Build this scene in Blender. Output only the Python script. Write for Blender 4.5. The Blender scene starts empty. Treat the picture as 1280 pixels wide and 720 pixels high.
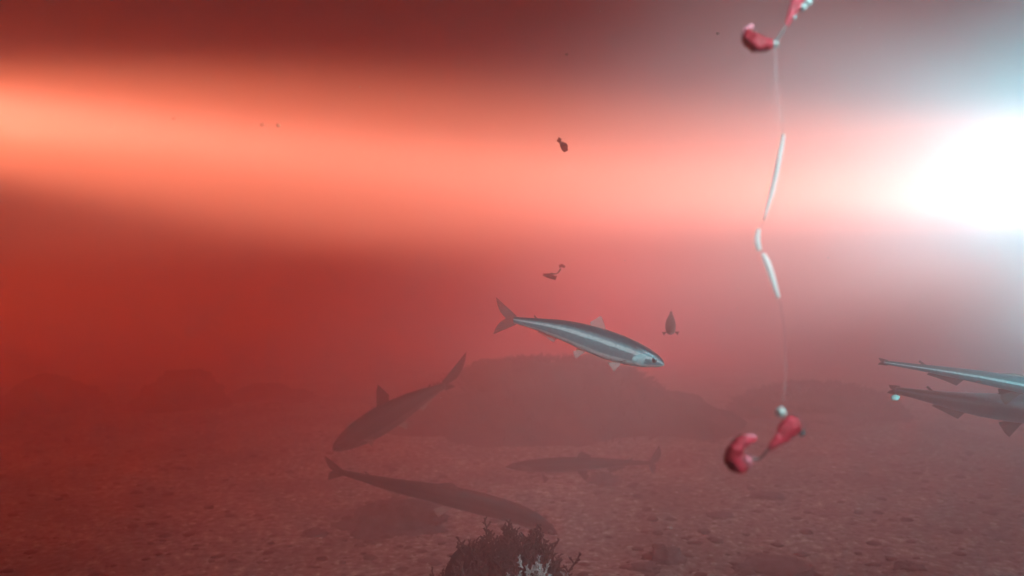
import bpy, bmesh, math, random
from mathutils import Vector, Matrix, noise
random.seed(7)
sc = bpy.context.scene
COL = sc.collection

# ------------------------------------------------------------------ camera
H = 0.245           # metres above the seabed
F = 914.0           # focal length in pixels of a 1280 wide frame
def P(x, y, d):     # place of a point d metres in front of the camera plane
    return Vector(((x - 640) / F * d, d, H + (360 - y) / F * d))
cam = bpy.data.objects.new('camera', bpy.data.cameras.new('camera'))
COL.objects.link(cam); sc.camera = cam
cam.location = (0, 0, H); cam.rotation_euler = (math.pi / 2, 0, 0)
cam.data.sensor_width = 36; cam.data.lens = 36 * F / 1280
cam.data.clip_start = .01; cam.data.clip_end = 200
cam.data.dof.use_dof = True; cam.data.dof.focus_distance = .42; cam.data.dof.aperture_fstop = 13

# ------------------------------------------------------------------ light of the water
WORLD = dict(base=(.006, .002, .0015), up=(.0, .0, .0), down=(.0, .0, .0), right=(.0, .0, .0))
LIGHTS = [  # name, type, energy, colour, location, aim, size, blend, radius
    ('lower_red_beam', 'SPOT', 1000, (1.000, 0.700, 0.450), Vector((.956, .501, H - .09)), P(-105, 121, .458), .064, 1.0, .03),
    ('left_soft_fill', 'SPOT', 2900, (1.000, 0.569, 0.276), P(-800,80,.8), P(900,240,1.2), .16, 1.0, .02),  # unseen source added at left to soften and brighten the band
    ('left_red_fill', 'SPOT', 1600, (1.000, 0.125, 0.031), P(-1500,430,.8), P(700,390,1.2), .13, 1.0, .03),  # unseen flood added for the red ambient below the band
    ('left_upper_red_fill', 'SPOT', 850, (1.000, 0.353, 0.112), P(-1500,330,.8), P(700,330,1.2), .12, 1.0, .03),  # further unseen red source added to fill the left water
    ('white_side_lamp', 'SPOT', 3500, (1.000, 0.700, 0.414), P(2000,200,.7), P(-100,160,.9), .07, 1.0, .03),
    ('near_low_beam', 'SPOT', 1000, (1.000, 0.760, 0.500), P(1700,245,.5), P(500,240,.75), .1, 1.0, .02),
    ('left_band_fill', 'SPOT', 603.6, (1.000, 0.700, 0.500), P(-400,100,.5), P(700,220,.8), .08, 1.0, .02),  # unseen source added at left so the band slopes down
    ('red_back_fill', 'POINT', 115, (1.000, 0.004, 0.002), P(760,380,2.6), None, 0, 1.0, .5),  # added deep in the haze to redden the centre from behind
    ('white_beam', 'SPOT', 126, (0.238, 0.889, 1.000), P(1500,215,.45), P(1100,215,.7), .6, 1.0, .03),
    ('white_side_lamp', 'SPOT', 74, (0.007, 0.838, 1.000), P(1500,340,.5), P(1340,325,.7), .55, 1.0, .03),
    ('wide_glow_fill', 'SPOT', 640, (0.062, 0.812, 1.000), Vector((.25,.05,H+.05)), P(1400,235,1.2), .4, 1.0, .02),  # added beside the camera to widen the white glow at right
    ('low_glow_fill', 'SPOT', 80, (0.000, 0.750, 1.000), Vector((.3,.05,H-.02)), P(1300,330,1.2), .2, 1.0, .02),  # also added beside the camera, enlarges the glow at right
    ('top_white_flood', 'SPOT', 98, (0.082, 0.837, 1.000), P(1500,150,.6), P(1270,80,.8), .4, 1.0, .03),
    ('fish_fill', 'SPOT', 29, (0.379, 0.897, 1.000), Vector((.12,-.10,H+.25)), P(740,425,.42), .15, 1.0, .01),  # added above the camera only to light the bright silver fish
    ('line_fill', 'SPOT', 32, (0.719, 0.969, 1.000), Vector((.25,-.15,H+.20)), P(930,345,.2), .20, 1.0, .012),  # added behind the camera to whiten the line and light the baits
    ('right_fish_fill', 'SPOT', 28, (0.250, 0.893, 1.000), Vector((.42,.04,H+.03)), P(1270,462,.40), .30, 1.0, .012),  # added out of frame to light the fish at the right edge
]
w = bpy.data.worlds.new('World'); sc.world = w; w.use_nodes = True
nt = w.node_tree; bgn = nt.nodes['Background']; bgn.inputs[1].default_value = 1.0
tc = nt.nodes.new('ShaderNodeTexCoord'); sep = nt.nodes.new('ShaderNodeSeparateXYZ')
nt.links.new(tc.outputs['Generated'], sep.inputs[0])
def wmath(op, a, b=0.0):
    n = nt.nodes.new('ShaderNodeMath'); n.operation = op
    for i, v in enumerate((a, b)):
        if isinstance(v, (int, float)): n.inputs[i].default_value = v
        else: nt.links.new(v, n.inputs[i])
    return n.outputs[0]
def scaled(col, f):
    n = nt.nodes.new('ShaderNodeVectorMath'); n.operation = 'SCALE'
    n.inputs[0].default_value = col; nt.links.new(f, n.inputs['Scale']); return n.outputs[0]
def vadd(a, b):
    n = nt.nodes.new('ShaderNodeVectorMath'); n.operation = 'ADD'
    nt.links.new(a, n.inputs[0]); nt.links.new(b, n.inputs[1]); return n.outputs[0]
zc, xc = sep.outputs['Z'], sep.outputs['X']
cv = scaled(WORLD['base'], wmath('ADD', 1.0, 0.0))
cv = vadd(cv, scaled(WORLD['up'], wmath('MAXIMUM', zc, 0.0)))
cv = vadd(cv, scaled(WORLD['down'], wmath('MAXIMUM', wmath('MULTIPLY', zc, -1.0), 0.0)))
cv = vadd(cv, scaled(WORLD['right'], wmath('MULTIPLY', wmath('ADD', xc, 1.0), .5)))
nt.links.new(cv, bgn.inputs[0])
for n, ty, en, colr, loc, aim, size, blend, rad in LIGHTS:
    L = bpy.data.lights.new(n, ty); L.energy = en; L.color = colr; L.shadow_soft_size = rad
    if ty == 'SPOT': L.spot_size = 2 * size; L.spot_blend = blend
    o = bpy.data.objects.new(n, L); COL.objects.link(o); o.location = loc
    if aim is not None: o.rotation_euler = (aim - loc).to_track_quat('-Z', 'Y').to_euler()
sc.view_settings.view_transform = 'Standard'; sc.view_settings.look = 'None'
sc.view_settings.exposure = 0; sc.view_settings.gamma = 1
sc.cycles.volume_bounces = 3; sc.cycles.max_bounces = 10; sc.cycles.transparent_max_bounces = 16
sc.cycles.use_denoising = True; sc.cycles.caustics_reflective = False

# ------------------------------------------------------------------ helpers
def tag(o, label=None, cat=None, group=None, kind=None):
    if label: o['label'] = label
    if cat: o['category'] = cat
    if group: o['group'] = group
    if kind: o['kind'] = kind
    return o
def empty(name, loc, label, cat, group=None):
    o = bpy.data.objects.new(name, None); COL.objects.link(o); o.location = loc
    o.empty_display_size = .01
    return tag(o, label, cat, group)
def mesh(name, verts, faces, mat, parent=None, origin=None, uvs=None, smooth=True):
    """verts in world metres; origin is the world place of the parent thing"""
    og = origin if origin is not None else Vector((0, 0, 0))
    me = bpy.data.meshes.new(name)
    me.from_pydata([tuple(Vector(v) - og) for v in verts], [], faces)
    if uvs is not None:
        ul = me.uv_layers.new(name='UVMap')
        for lp in me.loops: ul.data[lp.index].uv = uvs[lp.vertex_index]
    me.materials.append(mat)
    if smooth: me.polygons.foreach_set('use_smooth', [True] * len(me.polygons))
    bm = bmesh.new(); bm.from_mesh(me); bmesh.ops.recalc_face_normals(bm, faces=bm.faces); bm.to_mesh(me); bm.free()
    o = bpy.data.objects.new(name, me); COL.objects.link(o)
    if parent is not None: o.parent = parent
    return o
def fbm(v, octv=4): return noise.fractal(v, 1.0, 2.0, octv)

class Mat:
    def __init__(s, name, rough=.6, metal=0., spec=.5):
        s.m = bpy.data.materials.new(name); s.m.use_nodes = True; s.nt = s.m.node_tree
        s.b = s.nt.nodes['Principled BSDF']; s.b.inputs['Roughness'].default_value = rough
        s.b.inputs['Metallic'].default_value = metal; s.b.inputs['Specular IOR Level'].default_value = spec
    def n(s, t, **k):
        x = s.nt.nodes.new(t)
        for a, b in k.items(): setattr(x, a, b)
        return x
    def l(s, a, b): s.nt.links.new(a, b)
    def ramp(s, fac, stops):
        r = s.n('ShaderNodeValToRGB'); e = r.color_ramp.elements
        while len(e) < len(stops): e.new(.5)
        for i, (p, c) in enumerate(stops): e[i].position = p; e[i].color = (*c, 1) if len(c) == 3 else c
        s.l(fac, r.inputs[0]); return r.outputs[0]
    def noise(s, scale, detail=4, coord='Object', rough=.6):
        t = s.n('ShaderNodeTexCoord'); x = s.n('ShaderNodeTexNoise'); x.inputs['Scale'].default_value = scale
        x.inputs['Detail'].default_value = detail; x.inputs['Roughness'].default_value = rough
        s.l(t.outputs[coord], x.inputs['Vector']); return x.outputs[0]
    def bump(s, h, strength=.5, dist=.001):
        b = s.n('ShaderNodeBump'); b.inputs['Strength'].default_value = strength; b.inputs['Distance'].default_value = dist
        s.l(h, b.inputs['Height']); s.l(b.outputs[0], s.b.inputs['Normal'])
    def color(s, c):
        if isinstance(c, tuple): s.b.inputs['Base Color'].default_value = (*c, 1)
        else: s.l(c, s.b.inputs['Base Color'])
        return s

def simple(name, a, b, scale=200, rough=.6, metal=0, bump=.4, dist=.0008, alpha=None, lo=.35, hi=.65):
    k = Mat(name, rough, metal); nz = k.noise(scale)
    k.color(k.ramp(nz, [(lo, a), (hi, b)])); k.bump(nz, bump, dist)
    if alpha is not None: k.b.inputs['Alpha'].default_value = alpha
    return k.m

# materials -------------------------------------------------------------
def fish_body_mat(name, back, side, stripe, belly, metal=.75, rough=.3):
    k = Mat(name, rough, metal)
    uv = k.n('ShaderNodeUVMap'); sx = k.n('ShaderNodeSeparateXYZ'); k.l(uv.outputs[0], sx.inputs[0])
    nz = k.noise(260, 3)
    a = k.n('ShaderNodeMath', operation='MULTIPLY_ADD'); k.l(nz, a.inputs[0]); a.inputs[1].default_value = .10; k.l(sx.outputs['Y'], a.inputs[2])
    c = k.ramp(a.outputs[0], [(.0, belly), (.26, belly), (.34, side), (.60, side), (.66, stripe), (.74, stripe), (.80, side), (.90, back), (1, back)])
    # fine speckle on the flank
    v = k.n('ShaderNodeTexVoronoi'); v.inputs['Scale'].default_value = 900
    t = k.n('ShaderNodeTexCoord'); k.l(t.outputs['Object'], v.inputs['Vector'])
    mx = k.n('ShaderNodeMix', data_type='RGBA', blend_type='MULTIPLY'); mx.inputs[0].default_value = .35
    k.l(c, mx.inputs[6]); k.l(v.outputs['Distance'], mx.inputs[7])
    k.color(mx.outputs[2])
    mt = k.ramp(a.outputs[0], [(.0, (metal * .9,) * 3), (.78, (metal,) * 3), (.92, (metal * .25,) * 3)]); k.l(mt, k.b.inputs['Metallic'])
    k.bump(v.outputs['Distance'], .25, .0003)
    return k.m
def fin_mat(name, colr, alpha):
    k = Mat(name, .4); k.color(colr)
    uv = k.n('ShaderNodeUVMap'); sx = k.n('ShaderNodeSeparateXYZ'); k.l(uv.outputs[0], sx.inputs[0])
    m = k.n('ShaderNodeMath', operation='MULTIPLY'); k.l(sx.outputs[0], m.inputs[0]); m.inputs[1].default_value = 95
    s = k.n('ShaderNodeMath', operation='SINE'); k.l(m.outputs[0], s.inputs[0])
    mr = k.n('ShaderNodeMapRange'); k.l(s.outputs[0], mr.inputs[0]); mr.inputs[1].default_value = -1; mr.inputs[3].default_value = alpha * .55; mr.inputs[4].default_value = min(1, alpha * 1.3)
    k.l(mr.outputs[0], k.b.inputs['Alpha']); return k.m

M = {}
M['silver'] = fish_body_mat('silver_skin', (.04, .08, .095), (.22, .38, .42), (.95, 1.0, 1.0), (.85, 1.0, 1.0), .35, .3)
M['dusky'] = fish_body_mat('dusky_skin', (.035, .018, .016), (.075, .042, .038), (.10, .06, .055), (.22, .14, .12), .1, .5)
M['teal'] = fish_body_mat('teal_skin', (.08, .15, .17), (.13, .24, .27), (.9, 1.0, 1.0), (.2, .32, .35), .3, .3)
M['grey'] = fish_body_mat('grey_skin', (.05, .11, .13), (.16, .28, .31), (.22, .36, .40), (.2, .32, .35), .2, .45)
M['shadow'] = fish_body_mat('dark_skin', (.012, .008, .008), (.02, .012, .012), (.05, .035, .035), (.12, .085, .08), .1, .6)
M['fin_pale'] = fin_mat('pale_fin_membrane', (.6, .42, .38), .38)
M['fin_dark'] = fin_mat('dusky_fin_membrane', (.10, .06, .06), .75)
M['fin_tail'] = fin_mat('smoky_fin_membrane', (.22, .15, .14), .5)
M['fin_light'] = fin_mat('white_fin_membrane', (.7, .5, .45), .6)
M['iris'] = simple('silver_iris', (.45, .5, .5), (.8, .85, .85), 900, .2, .8)
M['pupil'] = simple('black_pupil', (.01, .01, .012), (.02, .02, .025), 500, .08)
M['gill'] = simple('bright_gill_cover', (.4, .62, .66), (.85, 1.0, 1.0), 260, .2, .25)
M['jaw'] = simple('pale_jaw', (.4, .5, .5), (.6, .65, .65), 500, .35, .4)
M['dusk_iris'] = simple('dull_iris', (.05, .04, .04), (.12, .09, .08), 500, .3)

# ------------------------------------------------------------------ fish
def catmull(pts, t):
    n = len(pts) - 1; f = t * n; i = min(int(f), n - 1); u = f - i
    p1, p2 = pts[i], pts[i + 1]
    p0 = pts[i - 1] if i > 0 else p1 * 2 - p2
    p3 = pts[i + 2] if i + 2 <= n else p2 * 2 - p1
    return .5 * ((2 * p1) + (p2 - p0) * u + (2 * p0 - 5 * p1 + 4 * p2 - p3) * u * u + (3 * p1 - p0 - 3 * p2 + p3) * u ** 3)
PROF = [(0, .004, .004), (.012, .016, .013), (.035, .027, .024), (.07, .038, .036), (.12, .049, .050), (.2, .060, .064), (.3, .068, .074), (.42, .071, .078),
        (.55, .064, .070), (.68, .052, .053), (.8, .038, .037), (.9, .027, .025), (.96, .021, .020), (1, .019, .018)]
def prof(s):
    for (a, t0, b0), (b, t1, b1) in zip(PROF, PROF[1:]):
        if s <= b:
            u = (s - a) / (b - a); return t0 + (t1 - t0) * u, b0 + (b1 - b0) * u
    return PROF[-1][1:]
def make_fish(label, spine, dorsal, fat=1.0, width=.62, mat='silver', fin='fin_pale', iris='iris', tail_len=.2, lobes=(1, 1),
              tail_fin='fin_dark', dorsal_h=.11, pelvic='fin_pale', dorsal_at=.5, tail_side=Vector((0, 0, 0)), gill='gill', spread=.5, pect_out=.35,
              group='slim silver fish swimming in the red water', lobe_up=None):
    L = sum((spine[i + 1] - spine[i]).length for i in range(len(spine) - 1))
    og = catmull(spine, .45)
    root = empty('fish', og, label, 'fish', group)
    def frame(s):
        s = min(max(s, 0), 1)
        c = catmull(spine, s); d = catmull(spine, min(1, s + .01)) - catmull(spine, max(0, s - .01))
        b = d.normalized()                      # towards the tail
        u = (dorsal - b * dorsal.dot(b)).normalized()
        return c, b, u, b.cross(u)
    NR, NS = 60, 28
    vs, uv, fs = [], [], []
    def surf(s, a, off=1.0):
        c, b, u, sd = frame(s); t, bo = prof(s); t *= L * fat * off; bo *= L * fat * off; wd = (t + bo) * .5 * width * (1.12 if s < .2 else 1)
        ca, sa = math.cos(a), math.sin(a)
        x = math.copysign(abs(ca) ** .92, ca)
        return c + sd * wd * x + u * ((t if sa > 0 else bo) * sa)
    for i in range(NR + 1):
        s = (i / NR) ** 1.15
        for j in range(NS):
            a = 2 * math.pi * j / NS
            vs.append(surf(s, a)); uv.append((s, .5 + .5 * math.sin(a)))
    for i in range(NR):
        for j in range(NS):
            k = (j + 1) % NS
            fs.append((i * NS + j, i * NS + k, (i + 1) * NS + k, (i + 1) * NS + j))
    for i in (0, NR):
        c = len(vs); vs.append(frame(i / NR)[0] + (frame(0)[1] * -.003 * L if i == 0 else frame(1)[1] * .01 * L)); uv.append((i / NR, .5))
        for j in range(NS): fs.append((i * NS + j, i * NS + (j + 1) % NS, c))
    mesh('body', vs, fs, M[mat], root, og, uv)
    def fin_mesh(name, rays, nrm, m, th=.0028, nseg=6):
        # rays: list of (base, tip) world pairs; a thin tapering double sheet
        V, U, Fc = [], [], []
        nr = len(rays)
        for side in (1, -1):
            for i, (a, b) in enumerate(rays):
                for q in range(nseg + 1):
                    t = q / nseg; p = a.lerp(b, t) + nrm * (.02 * L * math.sin(t * 2.2) * math.sin(i * .5) * .25)
                    V.append(p + nrm * side * th * L * (1 - .85 * t) * .5); U.append((i / (nr - 1), t))
        off = nr * (nseg + 1)
        for i in range(nr - 1):
            for q in range(nseg):
                a = i * (nseg + 1) + q; bq = a + nseg + 1
                Fc.append((a, bq, bq + 1, a + 1)); Fc.append((a + off, a + 1 + off, bq + 1 + off, bq + off))
        rim = [i * (nseg + 1) + nseg for i in range(nr)]
        for a, b in zip(rim, rim[1:]): Fc.append((a, b, b + off, a + off))
        for e in (0, nr - 1):
            for q in range(nseg):
                a = e * (nseg + 1) + q; Fc.append((a, a + 1, a + 1 + off, a + off))
        return mesh(name, V, Fc, M[m], root, og, U)
    # tail fin
    c, b, u, sd = frame(1)
    if lobe_up is not None: u = lobe_up
    b = (b + tail_side).normalized(); u = (u - b * u.dot(b)).normalized()
    rays = []
    for i in range(17):
        q = -1 + 2 * i / 16; k = lobes[1] if q > 0 else lobes[0]
        ln = tail_len * L * (.30 + .70 * abs(q) ** 1.3) * k
        rays.append((c + u * q * .025 * L * fat - b * .012 * L, c + b * ln * math.cos(q * spread * 1.1) + u * math.copysign(ln * math.sin(abs(q) * spread), q)))
    fin_mesh('tail_fin', rays, sd, tail_fin)
    # dorsal fin
    if dorsal_h:
        rays = []
        for i in range(9):
            q = i / 8; s = dorsal_at + .09 * q; cc, bb, uu, ss = frame(s); t, _ = prof(s)
            base = cc + uu * t * L * fat * .93; h = dorsal_h * L * (1 - .72 * q) * (.55 + .45 * min(1, q * 6 + .3))
            rays.append((base, base + uu * h + bb * h * .55))
        fin_mesh('dorsal_fin', rays, frame(dorsal_at)[3], fin if fin != 'fin_dark' else 'fin_dark')
        s = .84; cc, bb, uu, ss = frame(s); t, _ = prof(s)
        base = cc + uu * t * L * fat * .9
        fin_mesh('adipose_fin', [(base, base + uu * .012 * L + bb * .02 * L), (base + bb * .008 * L, base + uu * .02 * L + bb * .03 * L), (base + bb * .02 * L, base + bb * .035 * L + uu * .01 * L)], ss, fin, nseg=2)
    # anal fin
    rays = []
    for i in range(9):
        q = i / 8; s = .70 + .13 * q; cc, bb, uu, ss = frame(s); _, bo = prof(s)
        base = cc - uu * bo * L * fat * .92; h = .038 * L * (1 - .7 * q)
        rays.append((base, base - uu * h + bb * h * .7))
    fin_mesh('anal_fin', rays, frame(.72)[3], pelvic)
    for sg in (1, -1):
        cc, bb, uu, ss = frame(.50); _, bo = prof(.5)      # pelvic fins
        base = cc - uu * bo * L * fat * .9 + ss * sg * .012 * L
        fin_mesh('pelvic_fin', [(base + bb * .006 * L * i, base + bb * (.045 + .012 * i) * L * (1.1 - .07 * i) - uu * (.065 - .008 * i) * L + ss * sg * .018 * L) for i in range(6)], ss, pelvic, nseg=4)
        cc, bb, uu, ss = frame(.235); t, bo = prof(.235)   # pectoral fins
        base = cc - uu * bo * L * fat * .55 + ss * sg * (t + bo) * .5 * width * L * fat * .82
        fin_mesh('pectoral_fin', [(base + bb * .003 * L * i, base + bb * (.10 - .010 * i) * L * (1 - pect_out * .5) - uu * (.02 + .011 * i) * L + ss * sg * (.03 + pect_out * .18) * L * (1 - .08 * i)) for i in range(6)], uu, pelvic, nseg=4)
        # eye with its pupil
        cc, bb, uu, ss = frame(.062); t, bo = prof(.062); r = .0165 * L * fat ** .5
        ec = cc + ss * sg * (t + bo) * .5 * width * L * fat * .98 + uu * .010 * L
        def ball(name, centre, rad, flat, m, parent, o2):
            V, Fc = [], []
            for i in range(1, 8):
                for j in range(14):
                    th, ph = math.pi * i / 8, 2 * math.pi * j / 14
                    V.append(centre + bb * rad * math.sin(th) * math.cos(ph) + uu * rad * math.sin(th) * math.sin(ph) + ss * sg * rad * flat * math.cos(th))
            V += [centre + ss * sg * rad * flat, centre - ss * sg * rad * flat]
            for i in range(6):
                for j in range(14): Fc.append((i * 14 + j, i * 14 + (j + 1) % 14, (i + 1) * 14 + (j + 1) % 14, (i + 1) * 14 + j))
            for j in range(14): Fc.append((j, (j + 1) % 14, 98)); Fc.append((84 + j, 84 + (j + 1) % 14, 99))
            return mesh(name, V, Fc, m, parent, o2)
        e = ball('eye', ec, r, .42, M[iris], root, og)
        ball('pupil', ec + ss * sg * r * .28, r * .55, .36, M['pupil'], e, og)
        # gill cover: a curved plate a hair proud of the head
        V, U, Fc = [], [], []
        for i in range(7):
            for j in range(9):
                q = j / 8; a = -1.0 + 1.55 * q
                s = .115 + (.085 * (i / 6)) * math.sin(math.pi * (.18 + .74 * q))
                a2 = a if sg > 0 else math.pi - a
                V.append(surf(s, a2, 1.025 if 0 < i < 6 and 0 < j < 8 else .99))
        for i in range(6):
            for j in range(8): Fc.append((i * 9 + j, i * 9 + j + 1, (i + 1) * 9 + j + 1, (i + 1) * 9 + j))
        mesh('gill_cover', V, Fc, M[gill], root, og)
    # lower jaw
    V, Fc = [], []
    for i in range(8):
        s = .002 + .055 * i / 7
        cc, bb, uu, ss = frame(s); t, bo = prof(s); r = (.007 + .012 * i / 7) * L * fat
        for j in range(10):
            a = 2 * math.pi * j / 10
            V.append(cc - bb * .004 * L * (1 - i / 7) - uu * bo * L * fat * (.75) + ss * math.cos(a) * r * width * 1.3 + uu * math.sin(a) * r * .55)
    for i in range(7):
        for j in range(10): Fc.append((i * 10 + j, i * 10 + (j + 1) % 10, (i + 1) * 10 + (j + 1) % 10, (i + 1) * 10 + j))
    Fc.append(tuple(range(10))); Fc.append(tuple(range(70, 80)))
    mesh('lower_jaw', V, Fc, M['jaw'] if mat != 'dusky' else M['dusk_iris'], root, og)
    return root

UP = Vector((0, 0, 1))
make_fish('bright silver fish in the middle, pointing down to the right with clear glassy fins',
          [P(830, 455, .40), P(770, 434, .412), P(705, 413, .424), P(643, 400, .44)], Vector((.24, -.30, 1)), fat=1.2, dorsal_h=.085, tail_len=.20, spread=.66,
          tail_fin='fin_tail', dorsal_at=.42, group=None)
make_fish('tiny dark fish seen head on just above the snout of the bright silver fish',
          [P(838, 415, .62), P(838, 409, .634), P(838.5, 400, .65), P(839, 391, .667)], Vector((0, .2, 1)), fat=1.55, width=.78, mat='dusky', fin='fin_dark', iris='dusk_iris',
          dorsal_h=.08, pelvic='fin_dark', gill='dusk_iris', tail_len=.13, lobe_up=UP, pect_out=.3, dorsal_at=.4, group=None)
make_fish('dusky fish diving to the lower left by the dark mound, one tail lobe raised',
          [P(416, 562, .78), P(462, 533, .79), P(514, 503, .80), P(556, 482, .82)], Vector((-.45, -.1, 1)), fat=1.5, mat='dusky', fin='fin_dark', iris='dusk_iris',
          tail_len=.30, lobes=(.32, 1.12), dorsal_h=.17, pelvic='fin_light', gill='dusk_iris', dorsal_at=.44, spread=.55, group=None,
          lobe_up=Vector((-.1, 0, 1)))
make_fish('thin shadowy fish level above the seabed, its upright forked tail to the right',
          [P(632, 584, .82), P(690, 581, .81), P(752, 579, .81), P(813, 579, .82)], Vector((0, -.2, 1)), fat=.70, mat='shadow', fin='fin_dark', iris='dusk_iris',
          tail_len=.13, dorsal_h=.05, pelvic='fin_dark', gill='dusk_iris', spread=1.15, lobes=(.7, 1.1), group=None)
make_fish('large dark fish bent along the seabed, its snout behind the bushy weed clump',
          [P(696, 668, .67), P(650, 644, .66), P(570, 622, .65), P(490, 606, .65), P(425, 590, .66)], Vector((.25, -.75, 1)), fat=.78, mat='shadow', fin='fin_dark', iris='dusk_iris',
          tail_len=.10, dorsal_h=.04, pelvic='fin_light', gill='dusk_iris', spread=.8, group=None)
make_fish('slender teal fish with a bright cyan line along its back at the right edge',
          [P(1440, 508, .43), P(1340, 492, .45), P(1218, 470, .47), P(1106, 453, .50)], Vector((.15, -.55, 1)), fat=.55, mat='teal', tail_len=.035, pelvic='fin_dark',
          dorsal_h=.015, group=None)
make_fish('blurred grey fish low at the right edge, under the one with the bright cyan line',
          [P(1450, 514, .50), P(1340, 513, .51), P(1220, 505, .53), P(1120, 488, .55)], Vector((.1, -.3, 1)), fat=.95, mat='grey', fin='fin_dark', iris='dusk_iris',
          tail_len=.04, dorsal_h=.03, pelvic='fin_dark', gill='dusk_iris', group=None)

# ------------------------------------------------------------------ seabed
MOUNDS = []
def gh(x, y):
    h = .010 * fbm(Vector((x * 3.1, y * 3.1, 0)), 4) + .0022 * fbm(Vector((x * 22, y * 22, 3)), 3)
    h += .0018 * noise.noise(Vector((x * 90, y * 90, 5)))
    c = noise.cell(Vector((x * 45, y * 45, 1)))
    return h
k = Mat('silty_sand', .9, 0, .2)
n1 = k.noise(9, 5); n2 = k.noise(130, 6); n3 = k.noise(260, 3)
v = k.n('ShaderNodeTexVoronoi'); v.inputs['Scale'].default_value = 120
t = k.n('ShaderNodeTexCoord'); k.l(t.outputs['Object'], v.inputs['Vector'])
c1 = k.ramp(n2, [(.34, (.05, .035, .032)), (.42, (.22, .17, .155)), (.56, (.36, .29, .27)), (.70, (.72, .65, .61))])
c2 = k.ramp(n1, [(.35, (.45, .45, .45)), (.6, (1, 1, 1))])
c3 = k.ramp(v.outputs['Distance'], [(.08, (.2, .18, .17)), (.26, (1, 1, 1))])
mx = k.n('ShaderNodeMix', data_type='RGBA', blend_type='MULTIPLY'); mx.inputs[0].default_value = .85; k.l(c1, mx.inputs[6]); k.l(c2, mx.inputs[7])
mx2 = k.n('ShaderNodeMix', data_type='RGBA', blend_type='MULTIPLY'); mx2.inputs[0].default_value = .35; k.l(mx.outputs[2], mx2.inputs[6]); k.l(c3, mx2.inputs[7])
k.color(mx2.outputs[2]); k.bump(n3, .5, .002)
M['sand'] = k.m
NX, NY = 420, 380
vs, fs = [], []
for j in range(NY + 1):
    v_ = j / NY; y = -.5 + 5.4 * (v_ ** 1.0 * .28 + .72 * v_ ** 3)
    for i in range(NX + 1):
        u_ = -1 + 2 * i / NX; x = 4.9 * (.22 * u_ + .78 * u_ ** 3)
        vs.append((x, y, gh(x, y)))
for j in range(NY):
    for i in range(NX):
        a = j * (NX + 1) + i; fs.append((a, a + 1, a + NX + 2, a + NX + 1))
tag(mesh('seabed', vs, fs, M['sand']), kind='structure')

def lump(name, centre, size, seed, mat, rough=.35, n=26, freq=2.2, parent=None, origin=None, flat=-.35, detail=5):
    """an uneven rock: a displaced ellipsoid with its own outline"""
    V, Fc = [], []
    m = n * 2
    for i in range(n + 1):
        th = math.pi * i / n
        for j in range(m):
            ph = 2 * math.pi * j / m
            d = Vector((math.sin(th) * math.cos(ph), math.sin(th) * math.sin(ph), math.cos(th)))
            q = 1 + rough * fbm(d * freq + Vector((seed * 3.7, seed, 0)), detail)
            p = Vector((d.x * size[0] * q, d.y * size[1] * q, max(d.z, flat) * size[2] * q))
            V.append(centre + p)
    for i in range(n):
        for j in range(m):
            k2 = (j + 1) % m; Fc.append((i * m + j, i * m + k2, (i + 1) * m + k2, (i + 1) * m + j))
    return mesh(name, V, Fc, mat, parent, origin)
M['weed'] = simple('dark_weed', (.012, .008, .008), (.04, .022, .02), 250, .8, 0, .5, .0006)
M['weed_red'] = simple('brown_red_weed', (.03, .010, .009), (.09, .035, .03), 250, .8, 0, .5, .0006)
M['weed_pale'] = simple('pale_weed', (.22, .25, .25), (.5, .54, .54), 250, .7, 0, .5, .0006)
M['rock'] = simple('dark_silted_rock', (.015, .012, .012), (.06, .045, .042), 30, .9, 0, 1, .006)
M['stone'] = simple('dark_stone', (.03, .028, .03), (.13, .11, .11), 90, .85, 0, .8, .003)

def mound(x, y, top, d, hw, label, seed, depth=.8, rough=.35, rm=None):
    c = P(x, 360, d); c.z = gh(c.x, c.y) - .01
    h = H + (360 - top) / F * d - c.z
    W = hw / F * d
    o = empty('rock_mound', c, label, 'mound')
    lump('main_boulder', c, (W, W * depth, h), seed, M['rock'], rough * .75, 70, 1.9, o, c)
    return o, c, W, h
o, c, W, h = mound(685, 0, 450, 1.32, 165, 'broad dark rocky mound rising behind the bright silver fish', 1)
for q, (dx, dz, r) in enumerate([(-.80, .02, .38), (.85, .02, .5), (-.2, .58, .34), (.2, .5, .3)]):
    lump('boulder', c + Vector((W * dx, -W * .25, h * dz)), (W * r, W * r * .8, h * r * 1.1), 11 + q, M['rock'], .22, 40, 2.0, o, c, flat=-1)
o, c, W, h = mound(1020, 0, 484, 1.42, 100, 'lower dark rocky mound behind the lower red bait', 5)
for q, (dx, dz, r) in enumerate([(-.6, .1, .5), (.5, .3, .45)]):
    lump('boulder', c + Vector((W * dx, -W * .2, h * dz)), (W * r, W * r * .8, h * r), 31 + q, M['rock'], .22, 36, 2.0, o, c, flat=-1)
mound(65, 0, 472, 1.5, 60, 'faint low mound at the far left edge of the red water', 7, rough=.3)
mound(228, 0, 467, 1.5, 58, 'faint hump of the far left, second from the left edge', 8, rough=.35)
mound(335, 0, 482, 1.6, 55, 'faintest long hump between the far left humps and the diving fish', 9, rough=.3)

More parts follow.
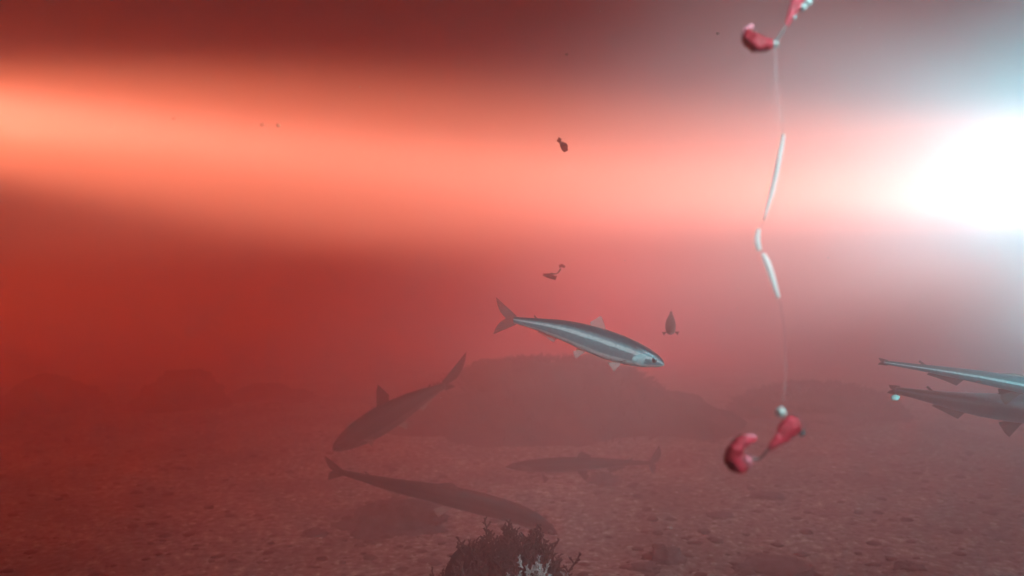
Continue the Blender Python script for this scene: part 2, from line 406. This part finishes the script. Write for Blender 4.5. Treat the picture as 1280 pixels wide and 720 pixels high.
def algae(parent, og, W, D, h, seed, n):
    rnd = random.Random(seed); V, Fc = [], []
    for _ in range(n):
        a = rnd.random() * 6.283; e = rnd.random() ** .7 * 1.4
        p = og + Vector((math.cos(a) * math.cos(e) * W * .97, math.sin(a) * math.cos(e) * D * .97, math.sin(e) * h * .95))
        d = Vector((rnd.uniform(-.6, .6) + math.cos(a) * .5, rnd.uniform(-.6, .6), rnd.uniform(.5, 1))).normalized(); l = rnd.uniform(.006, .020)
        s = d.orthogonal().normalized(); u = d.cross(s); b = len(V)
        for t, r in ((0, .0022), (.55, .0016)):
            c = p + d * l * t + Vector((rnd.uniform(-.2, .2), 0, 0)) * l * t
            for j in range(3): V.append(c + (s * math.cos(j * 2.094) + u * math.sin(j * 2.094)) * r)
        V.append(p + d * l + Vector((rnd.uniform(-.3, .3), 0, -.1)) * l)
        for j in range(3):
            k2 = (j + 1) % 3; Fc.append((b + j, b + k2, b + 3 + k2, b + 3 + j)); Fc.append((b + 3 + j, b + 3 + k2, b + 6))
    tag(mesh('algae', V, Fc, M['weed'], parent, og), kind='stuff')
for mo, n in (([x for x in bpy.data.objects if x.name == 'rock_mound'][0], 1700), ([x for x in bpy.data.objects if x.name == 'rock_mound.001'][0], 800)):
    body = [c_ for c_ in mo.children if c_.name.startswith('main_boulder')][0].data
    xs_ = [v_.co.x for v_ in body.vertices]; zs_ = [v_.co.z for v_ in body.vertices]; ys_ = [v_.co.y for v_ in body.vertices]
    algae(mo, mo.location.copy(), max(xs_) * .95, max(ys_) * .95, max(zs_) * .95, 3, n)

def stone(x, y, r, label, seed, flat=.5, name='stone'):
    d = F * H / (y - 360); c = P(x, 360, d); c.z = gh(c.x, c.y)
    R = r / F * d
    o = lump(name, c, (R, R * .8, R * flat), seed, M['stone'], .45, 18, 2.0, None, c, flat=-.5); o.location = c
    return tag(o, label, 'stone')
stone(832, 700, 22, 'dark rounded stone on the seabed right of the weed clump', 3, .75)
stone(805, 712, 20, 'flat dark stone touching the lower left of the rounded stone', 4, .35)
stone(755, 608, 20, 'small dark stone on the seabed just below the shadowy fish tail', 5, .4)
stone(498, 655, 62, 'broad flat dark shape added as the shadow under the tail half of the large bent fish', 6, .42)  # dark flat lump stands in for the fish's shadow on the seabed
stone(393, 672, 15, 'small dark stone left of the broad flat shadow shape', 14, .4)
stone(960, 626, 20, 'low dark stone on the seabed below the lower red bait', 15, .25)
stone(900, 648, 16, 'small flat stone in the middle of the open sand', 16, .3)
stone(1135, 712, 17, 'dark stone at the bottom right of the seabed', 17, .45)
stone(965, 706, 50, 'long flat dark patch of rock at the bottom, right of centre', 18, .12)

# pebbles and grit too many to count
M['pebble'] = simple('dark_grit', (.02, .016, .015), (.12, .09, .085), 60, .9, 0, .3, .001)
M['shell'] = simple('pale_grit', (.35, .3, .28), (.6, .54, .5), 60, .8, 0, .3, .001)
def grit(name, n, mat, rmin, rmax, seed, flat):
    rnd = random.Random(seed); V, Fc = [], []
    for _ in range(n):
        d = .45 + 1.3 * rnd.random() ** 1.6; x = (rnd.random() - .5) * 1.9 * d
        if rnd.random() > .35 + .9 * abs(fbm(Vector((x * 5, d * 5, seed)), 3)) * 2: continue
        r = rmin + (rmax - rmin) * rnd.random() ** 3; z = gh(x, d); b = len(V)
        rings = [(0, 1), (.75, .7), (.1, -.2)]
        a0 = rnd.random() * 6
        for (rr, zz) in ((.55, .85), (1, .25), (.8, -.4)):
            for j in range(6):
                a = a0 + j * math.pi / 3; q = r * rr * (.75 + .5 * rnd.random())
                V.append((x + math.cos(a) * q * 1.3, d + math.sin(a) * q, z + zz * r * flat))
        V.append((x, d, z + r * flat))
        for j in range(6):
            k2 = (j + 1) % 6
            Fc.append((b + j, b + k2, b + 18))
            for ring in (0, 6): Fc.append((b + ring + j, b + ring + 6 + j, b + ring + 6 + k2, b + ring + k2))
    tag(mesh(name, V, Fc, mat), kind='stuff')
grit('gravel', 5000, M['pebble'], .0010, .0060, 2, .55)
grit('shell_grit', 2600, M['shell'], .0009, .0032, 3, .5)

# ------------------------------------------------------------------ weed clump
def tubes_mesh(name, paths, mat, sides=5):
    V, Fc = [], []
    for pts, r0, r1 in paths:
        n = len(pts); b = len(V)
        for i, p in enumerate(pts):
            d = (pts[min(n - 1, i + 1)] - pts[max(0, i - 1)]).normalized(); s = d.orthogonal().normalized(); u = d.cross(s)
            r = r0 + (r1 - r0) * i / (n - 1)
            for j in range(sides):
                a = 2 * math.pi * j / sides; V.append(p + (s * math.cos(a) + u * math.sin(a)) * r)
        for i in range(n - 1):
            for j in range(sides):
                k2 = (j + 1) % sides; Fc.append((b + i * sides + j, b + i * sides + k2, b + (i + 1) * sides + k2, b + (i + 1) * sides + j))
        Fc.append(tuple(b + j for j in range(sides))); Fc.append(tuple(b + (n - 1) * sides + j for j in range(sides)))
    me = bpy.data.meshes.new(name); me.from_pydata([tuple(v) for v in V], [], Fc); me.materials.append(mat)
    me.polygons.foreach_set('use_smooth', [True] * len(me.polygons)); return me
def frond(seed, L, mat, thick=.0011, twigs=11, tw=.36):
    rnd = random.Random(seed); bend = Vector((rnd.uniform(-.5, .5), rnd.uniform(-.5, .5), 0))
    def at(t): return Vector((0, 0, L * t)) + bend * L * t * t * .7 + Vector((math.sin(t * 7 + seed), math.cos(t * 6 + seed), 0)) * L * .03
    paths = [([at(i / 8) for i in range(9)], thick, thick * .35)]
    for q in range(twigs):
        t = .15 + .83 * q / (twigs - 1); p = at(t); a = q * 2.4 + rnd.random(); l = L * tw * (1.1 - .7 * t) * rnd.uniform(.6, 1.2)
        d = Vector((math.cos(a), math.sin(a), .9)).normalized(); e = p + d * l
        mid = p + d * l * .5 + Vector((0, 0, l * .08)); paths.append(([p, mid, e], thick * .75, thick * .3))
        for w_ in range(2):
            a2 = a + (1 if w_ else -1) * .9; s0 = p.lerp(e, .45 + .2 * w_); paths.append(([s0, s0 + Vector((math.cos(a2), math.sin(a2), 1.1)).normalized() * l * .42], thick * .6, thick * .3))
    return tubes_mesh('frond', paths, mat, 4)
def clump(name, label, places, meshes, base, og):
    o = empty(name, og, label, 'weed')
    for i, (x, y, z, rx, ry, rz, s) in enumerate(places):
        f = bpy.data.objects.new('frond', meshes[i % len(meshes)]); COL.objects.link(f); f.parent = o
        f.location = Vector((x, y, z)) - og; f.rotation_euler = (rx, ry, rz); f.scale = (s, s, s)
    return o
wc = P(630, 360, .39); wc.z = gh(wc.x, wc.y)
fm = [frond(i, .026, M['weed'] if i % 3 else M['weed_red']) for i in range(9)]
rnd = random.Random(5); pl = []
RT = P(0, 724, .39).z - wc.z - .018
for i in range(170):
    a = rnd.random() * 6.283; r = .036 * rnd.random() ** .6
    x, y = math.cos(a) * r, math.sin(a) * r * .8
    hh = .030 * max(0, 1 - (r / .038) ** 2)
    pl.append((wc.x + x + .003, wc.y + y, wc.z + RT + hh * rnd.uniform(.7, 1), -y * 12 + rnd.uniform(-.3, .3), x * 13 + rnd.uniform(-.3, .3), rnd.random() * 6, rnd.uniform(.45, .85)))
cl = clump('weed_clump', 'dark bushy weed clump at the bottom centre edge of the photo', pl, fm, None, wc)
lump('rock_base', wc, (.046, .038, RT + .028), 2, M['weed'], .3, 30, 3, cl, wc, flat=-.4)
pm = [frond(40 + i, .012, M['weed_pale'], .0010, 7, .4) for i in range(4)]
for lab, px, py, n, rr in (('pale grey weed tuft growing high on the right of the dark clump', 668, 700, 12, .006),
                           ('low pale grey weed tuft at the bottom front of the dark clump', 655, 716, 14, .010),
                           ('pale weed tuft lowest on the right flank of the dark clump', 690, 716, 10, .010)):
    b = P(px, py, .355); b.z -= .006
    pl = [(b.x + rnd.uniform(-rr, rr), b.y + rnd.uniform(-.004, .004), b.z + rnd.uniform(-.002, .002), rnd.uniform(-.7, .7), rnd.uniform(-.8, .8), rnd.random() * 6, rnd.uniform(.3, .6)) for _ in range(n)]
    clump('pale_weed', lab, pl, pm, None, b)

# ------------------------------------------------------------------ baits and line
M['bait'] = simple('red_rubber', (.24, .004, .012), (.46, .02, .045), 420, .6, 0, .8, .0012)
M['bait_edge'] = simple('pink_translucent_rim', (.85, .22, .30), (.95, .35, .42), 300, .4, 0, .3, .0004, alpha=.6)
M['bead'] = simple('glass_bead', (.25, .30, .29), (.42, .47, .46), 300, .4)
M['hook'] = simple('dark_steel', (.05, .045, .045), (.12, .1, .1), 300, .35, .8)
M['line'] = simple('clear_line', (.85, .8, .8), (.95, .9, .9), 300, .3, 0, 0, 0, alpha=.05)
k = Mat('white_glint', .3); k.color((.95, .95, .95)); k.b.inputs['Subsurface Weight'].default_value = 0  # white colour carries the glint of the lit line
tr = k.n('ShaderNodeBsdfTranslucent'); tr.inputs[0].default_value = (.95, .95, .95, 1)
mxs = k.n('ShaderNodeMixShader'); mxs.inputs[0].default_value = .6; k.l(k.b.outputs[0], mxs.inputs[1]); k.l(tr.outputs[0], mxs.inputs[2])
k.l(mxs.outputs[0], k.nt.nodes['Material Output'].inputs['Surface']); M['glint_tube'] = k.m
def sweep(name, pts, radii, mat, parent, og, sides=14, squash=1.0, rough=0.0, sub=6):
    V, Fc = [], []; n = (len(pts) - 1) * sub + 1; prev = None
    for i in range(n):
        t = i / (n - 1); p = catmull(pts, t); f = t * (len(radii) - 1); q = min(int(f), len(radii) - 2); r = radii[q] + (radii[q + 1] - radii[q]) * (f - q)
        d = (catmull(pts, min(1, t + .01)) - catmull(pts, max(0, t - .01))).normalized()
        s = Vector((0, 1, 0)); s = (s - d * s.dot(d)).normalized(); u = d.cross(s)
        for j in range(sides):
            a = 2 * math.pi * j / sides; k2 = 1 + rough * noise.noise(p * 900 + Vector((math.cos(a), math.sin(a), 0)) * 1.2)
            V.append(p + (s * math.cos(a) * squash + u * math.sin(a)) * r * k2)
    for i in range(n - 1):
        for j in range(sides):
            k2 = (j + 1) % sides; Fc.append((i * sides + j, i * sides + k2, (i + 1) * sides + k2, (i + 1) * sides + j))
    Fc.append(tuple(range(sides))); Fc.append(tuple((n - 1) * sides + j for j in range(sides)))
    return mesh(name, V, Fc, mat, parent, og)
def bait(label, grub, gr, rim, shank, skirt, sr, bead, br, d, tip=None, rag=None):
    og = P(*grub[1], d); u = d / F
    o = empty('hook_bait', og, label, 'fishing bait')
    sweep('grub', [P(x, y, d + dd) for (x, y), dd in zip(grub, (0, -.001, -.002, -.001, 0, 0))], [g * u for g in gr], M['bait'], o, og, rough=.45)
    if rim: sweep('pink_rim', [P(x, y, d + .004) for x, y in rim[0]], [g * u for g in rim[1]], M['bait_edge'], o, og, rough=.5)
    sweep('hook_shank', [P(x, y, d) for x, y in shank], [1.6 * u, 1.3 * u, 1.6 * u], M['hook'], o, og, 8)
    sweep('skirt', [P(x, y, d) for x, y in skirt], [g * u for g in sr], M['bait'], o, og, squash=.45, rough=.25)
    for (x, y), r in zip(bead, br):
        lump('bead', P(x, y, d), (r * u, r * u, r * u), x, M['bead'], .15, 10, 2, o, og, flat=-1)
    if tip: lump('dark_tip', P(*tip, d + .002), (4.5 * u, 4 * u, 4.5 * u), 3, M['hook'], .25, 10, 2, o, og, flat=-1)
    return o
bait('upper red curled bait with a red skirt cut by the top edge of the photo',
     [(935, 38), (936, 48), (946, 55), (958, 55), (965, 54)], [4, 8, 10.5, 9.5, 8, 3.5], ([(941, 32), (931, 38), (930, 48), (938, 58), (950, 63), (962, 61)], [3, 3, 2.5, 2.5, 2.5, 2]),
     [(966, 56), (974, 46), (983, 32)], [(983, 33), (990, 16), (997, 0), (1001, -12)], [2.5, 5, 9, 12], [(969, 55), (993, 22), (1004, 9), (1010, 2)], [4.5, 2.6, 4.5, 5], .17)
bait('lower red C-shaped bait joined to a flared red skirt with a grey bead',
     [(944, 549), (929, 552), (918, 562), (916, 574), (924, 583), (934, 585)], [3, 7, 9.5, 10, 9, 4], ([(945, 546), (930, 546), (914, 556), (908, 568), (912, 582)], [3, 2.5, 2, 2, 2]),
     [(938, 574), (950, 573), (963, 559)], [(961, 562), (970, 553), (980, 543), (990, 533), (1000, 532)], [3, 6, 10.5, 13.5, 8], [(976, 515)], [6.5], .17, tip=(1002, 541))
_o = [o for o in bpy.data.objects if o.name.startswith('hook_bait')][-1]
sweep('pink_pad', [P(930, 571, .163), P(934, 575, .163), P(937, 580, .164)], [3.5 * .163 / F, 6 * .163 / F, 4 * .163 / F], M['bait_edge'], _o, P(929, 552, .17), rough=.4)
def small_bait(label, blobs, d):
    og = P(*blobs[0][0][0], d); o = empty('small_bait', og, label, 'fishing bait', None)
    for nm, pts, rr in [(('grub', 'skirt', 'hook')[i], *b) for i, b in enumerate(blobs)]:
        sweep(nm, [P(x, y, d) for x, y in pts], [r * d / F for r in rr], M['bait'] if nm != 'hook' else M['hook'], o, og, 8, rough=.5, sub=4)
small_bait('tiny red bait hanging in the bright orange band of light', [([(701, 178), (705, 183), (708, 189)], [2, 4.6, 3.2]), ([(697, 174), (701, 176)], [2.6, 2.8]), ([(699, 175), (703, 180)], [1.2, 1.2])], .62)
small_bait('tiny red bait drifting just above the tail of the bright silver fish', [([(679, 343), (687, 345), (695, 348)], [1.8, 3.4, 2.6]), ([(699, 333), (703, 332), (706, 334)], [2, 2.4, 1.6]), ([(688, 342), (696, 342), (701, 336)], [.9, .7, 1.0])], .62)

d = .185; u = d / F
og = P(950, 300, d)
o = empty('fishing_line', og, 'thin clear fishing line with its bright glint built as white tubes hanging beside the lamp glow', 'fishing line')
sweep('line', [P(968, 58, d), P(971, 110, d), P(978, 168, d), P(971, 215, d), P(957, 268, d), P(947, 300, d), P(955, 320, d), P(970, 360, d), P(979, 400, d), P(982, 440, d), P(981, 480, d), P(977, 512, d)],
      [1.3 * u] * 12, M['line'], o, og, 8)
sweep('glint_tube', [P(979.5, 168, d), P(973, 203, d), P(966, 236, d), P(955, 275, d)], [1.6 * u, 3.2 * u, 3.5 * u, 3.0 * u, 1.5 * u], M['glint_tube'], o, og, 10)  # thicker white pieces added where the line shines in the light
sweep('glint_tube', [P(948.5, 286, d), P(946.5, 300, d), P(949.5, 313, d)], [2 * u, 3.6 * u, 2.8 * u], M['glint_tube'], o, og, 10)
sweep('glint_tube', [P(954, 317, d), P(962, 336, d), P(973, 372, d)], [2.6 * u, 3.9 * u, 3.6 * u, 2.4 * u], M['glint_tube'], o, og, 10)

# specks hanging in the water
M['speck'] = simple('drifting_scrap', (.12, .06, .05), (.3, .15, .12), 500, .8)
for x, y, r, dd, lab in ((348, 157, 2.2, .8, 'dark speck floating in the bright band at the upper left, the right one of two'),
                         (328, 156, 2.6, .9, 'fainter speck floating in the bright band, left of the dark speck'),
                         (708, 68, 1.6, .5, 'tiny speck in the dark water above the hanging small bait'),
                         (897, 42, 1.6, .4, 'tiny pale speck in the dark water left of the upper bait'),
                         (217, 148, 2.0, .9, 'faint speck alone in the left half of the bright band')):
    c = P(x, y, dd); q = lump('floating_speck', c, (r * dd / F * 1.3, r * dd / F, r * dd / F), x, M['speck'], .5, 8, 2, None, c, flat=-1)
    q.location = c; tag(q, lab, 'speck')
for x, y, r in ((1119, 497, 4.5),):
    c = P(x, y, .40); q = lump('floating_flake', c, (r * .4 / F * 1.2, r * .4 / F * .5, r * .4 / F * .8), 5, M['shell'], .4, 10, 2, None, c, flat=-1)
    q.location = c; tag(q, 'small pale flake drifting beside the tails of the fish at the right edge', 'flake')

rnd = random.Random(12); V, Fc = [], []
for _ in range(260):
    y = rnd.uniform(.22, 1.3); c = Vector((rnd.uniform(-.72, .72) * y, y, H + rnd.uniform(-.3, .38) * y)); q = rnd.uniform(.00012, .00038) * (.6 + y); b = len(V)
    if c.z < .03 or c.z > .58: continue
    for t in ((1, 0, 0), (-1, 0, 0), (0, 1, 0), (0, -1, 0), (0, 0, 1), (0, 0, -1)): V.append(c + Vector(t) * q * rnd.uniform(.5, 1.4))
    for f in ((0, 2, 4), (2, 1, 4), (1, 3, 4), (3, 0, 4), (2, 0, 5), (1, 2, 5), (3, 1, 5), (0, 3, 5)): Fc.append(tuple(b + i for i in f))
tag(mesh('drifting_silt', V, Fc, M['shell']), kind='stuff')

# ------------------------------------------------------------------ the turbid water as air would be
m = bpy.data.materials.new('haze'); m.use_nodes = True; nt = m.node_tree; nt.nodes.clear()
pv = nt.nodes.new('ShaderNodeVolumePrincipled'); out = nt.nodes.new('ShaderNodeOutputMaterial'); nt.links.new(pv.outputs[0], out.inputs['Volume'])
pv.inputs['Color'].default_value = (.89, .385, .38, 1); pv.inputs['Density'].default_value = 1.2; pv.inputs['Anisotropy'].default_value = 0.0
lo, hi = (-5, -.8, -1.02), (5, 5, .62)
V = [(x, y, z) for x in (lo[0], hi[0]) for y in (lo[1], hi[1]) for z in (lo[2], hi[2])]
tag(mesh('haze', V, [(0, 1, 3, 2), (4, 6, 7, 5), (0, 4, 5, 1), (2, 3, 7, 6), (0, 2, 6, 4), (1, 5, 7, 3)], m, smooth=False), kind='stuff')
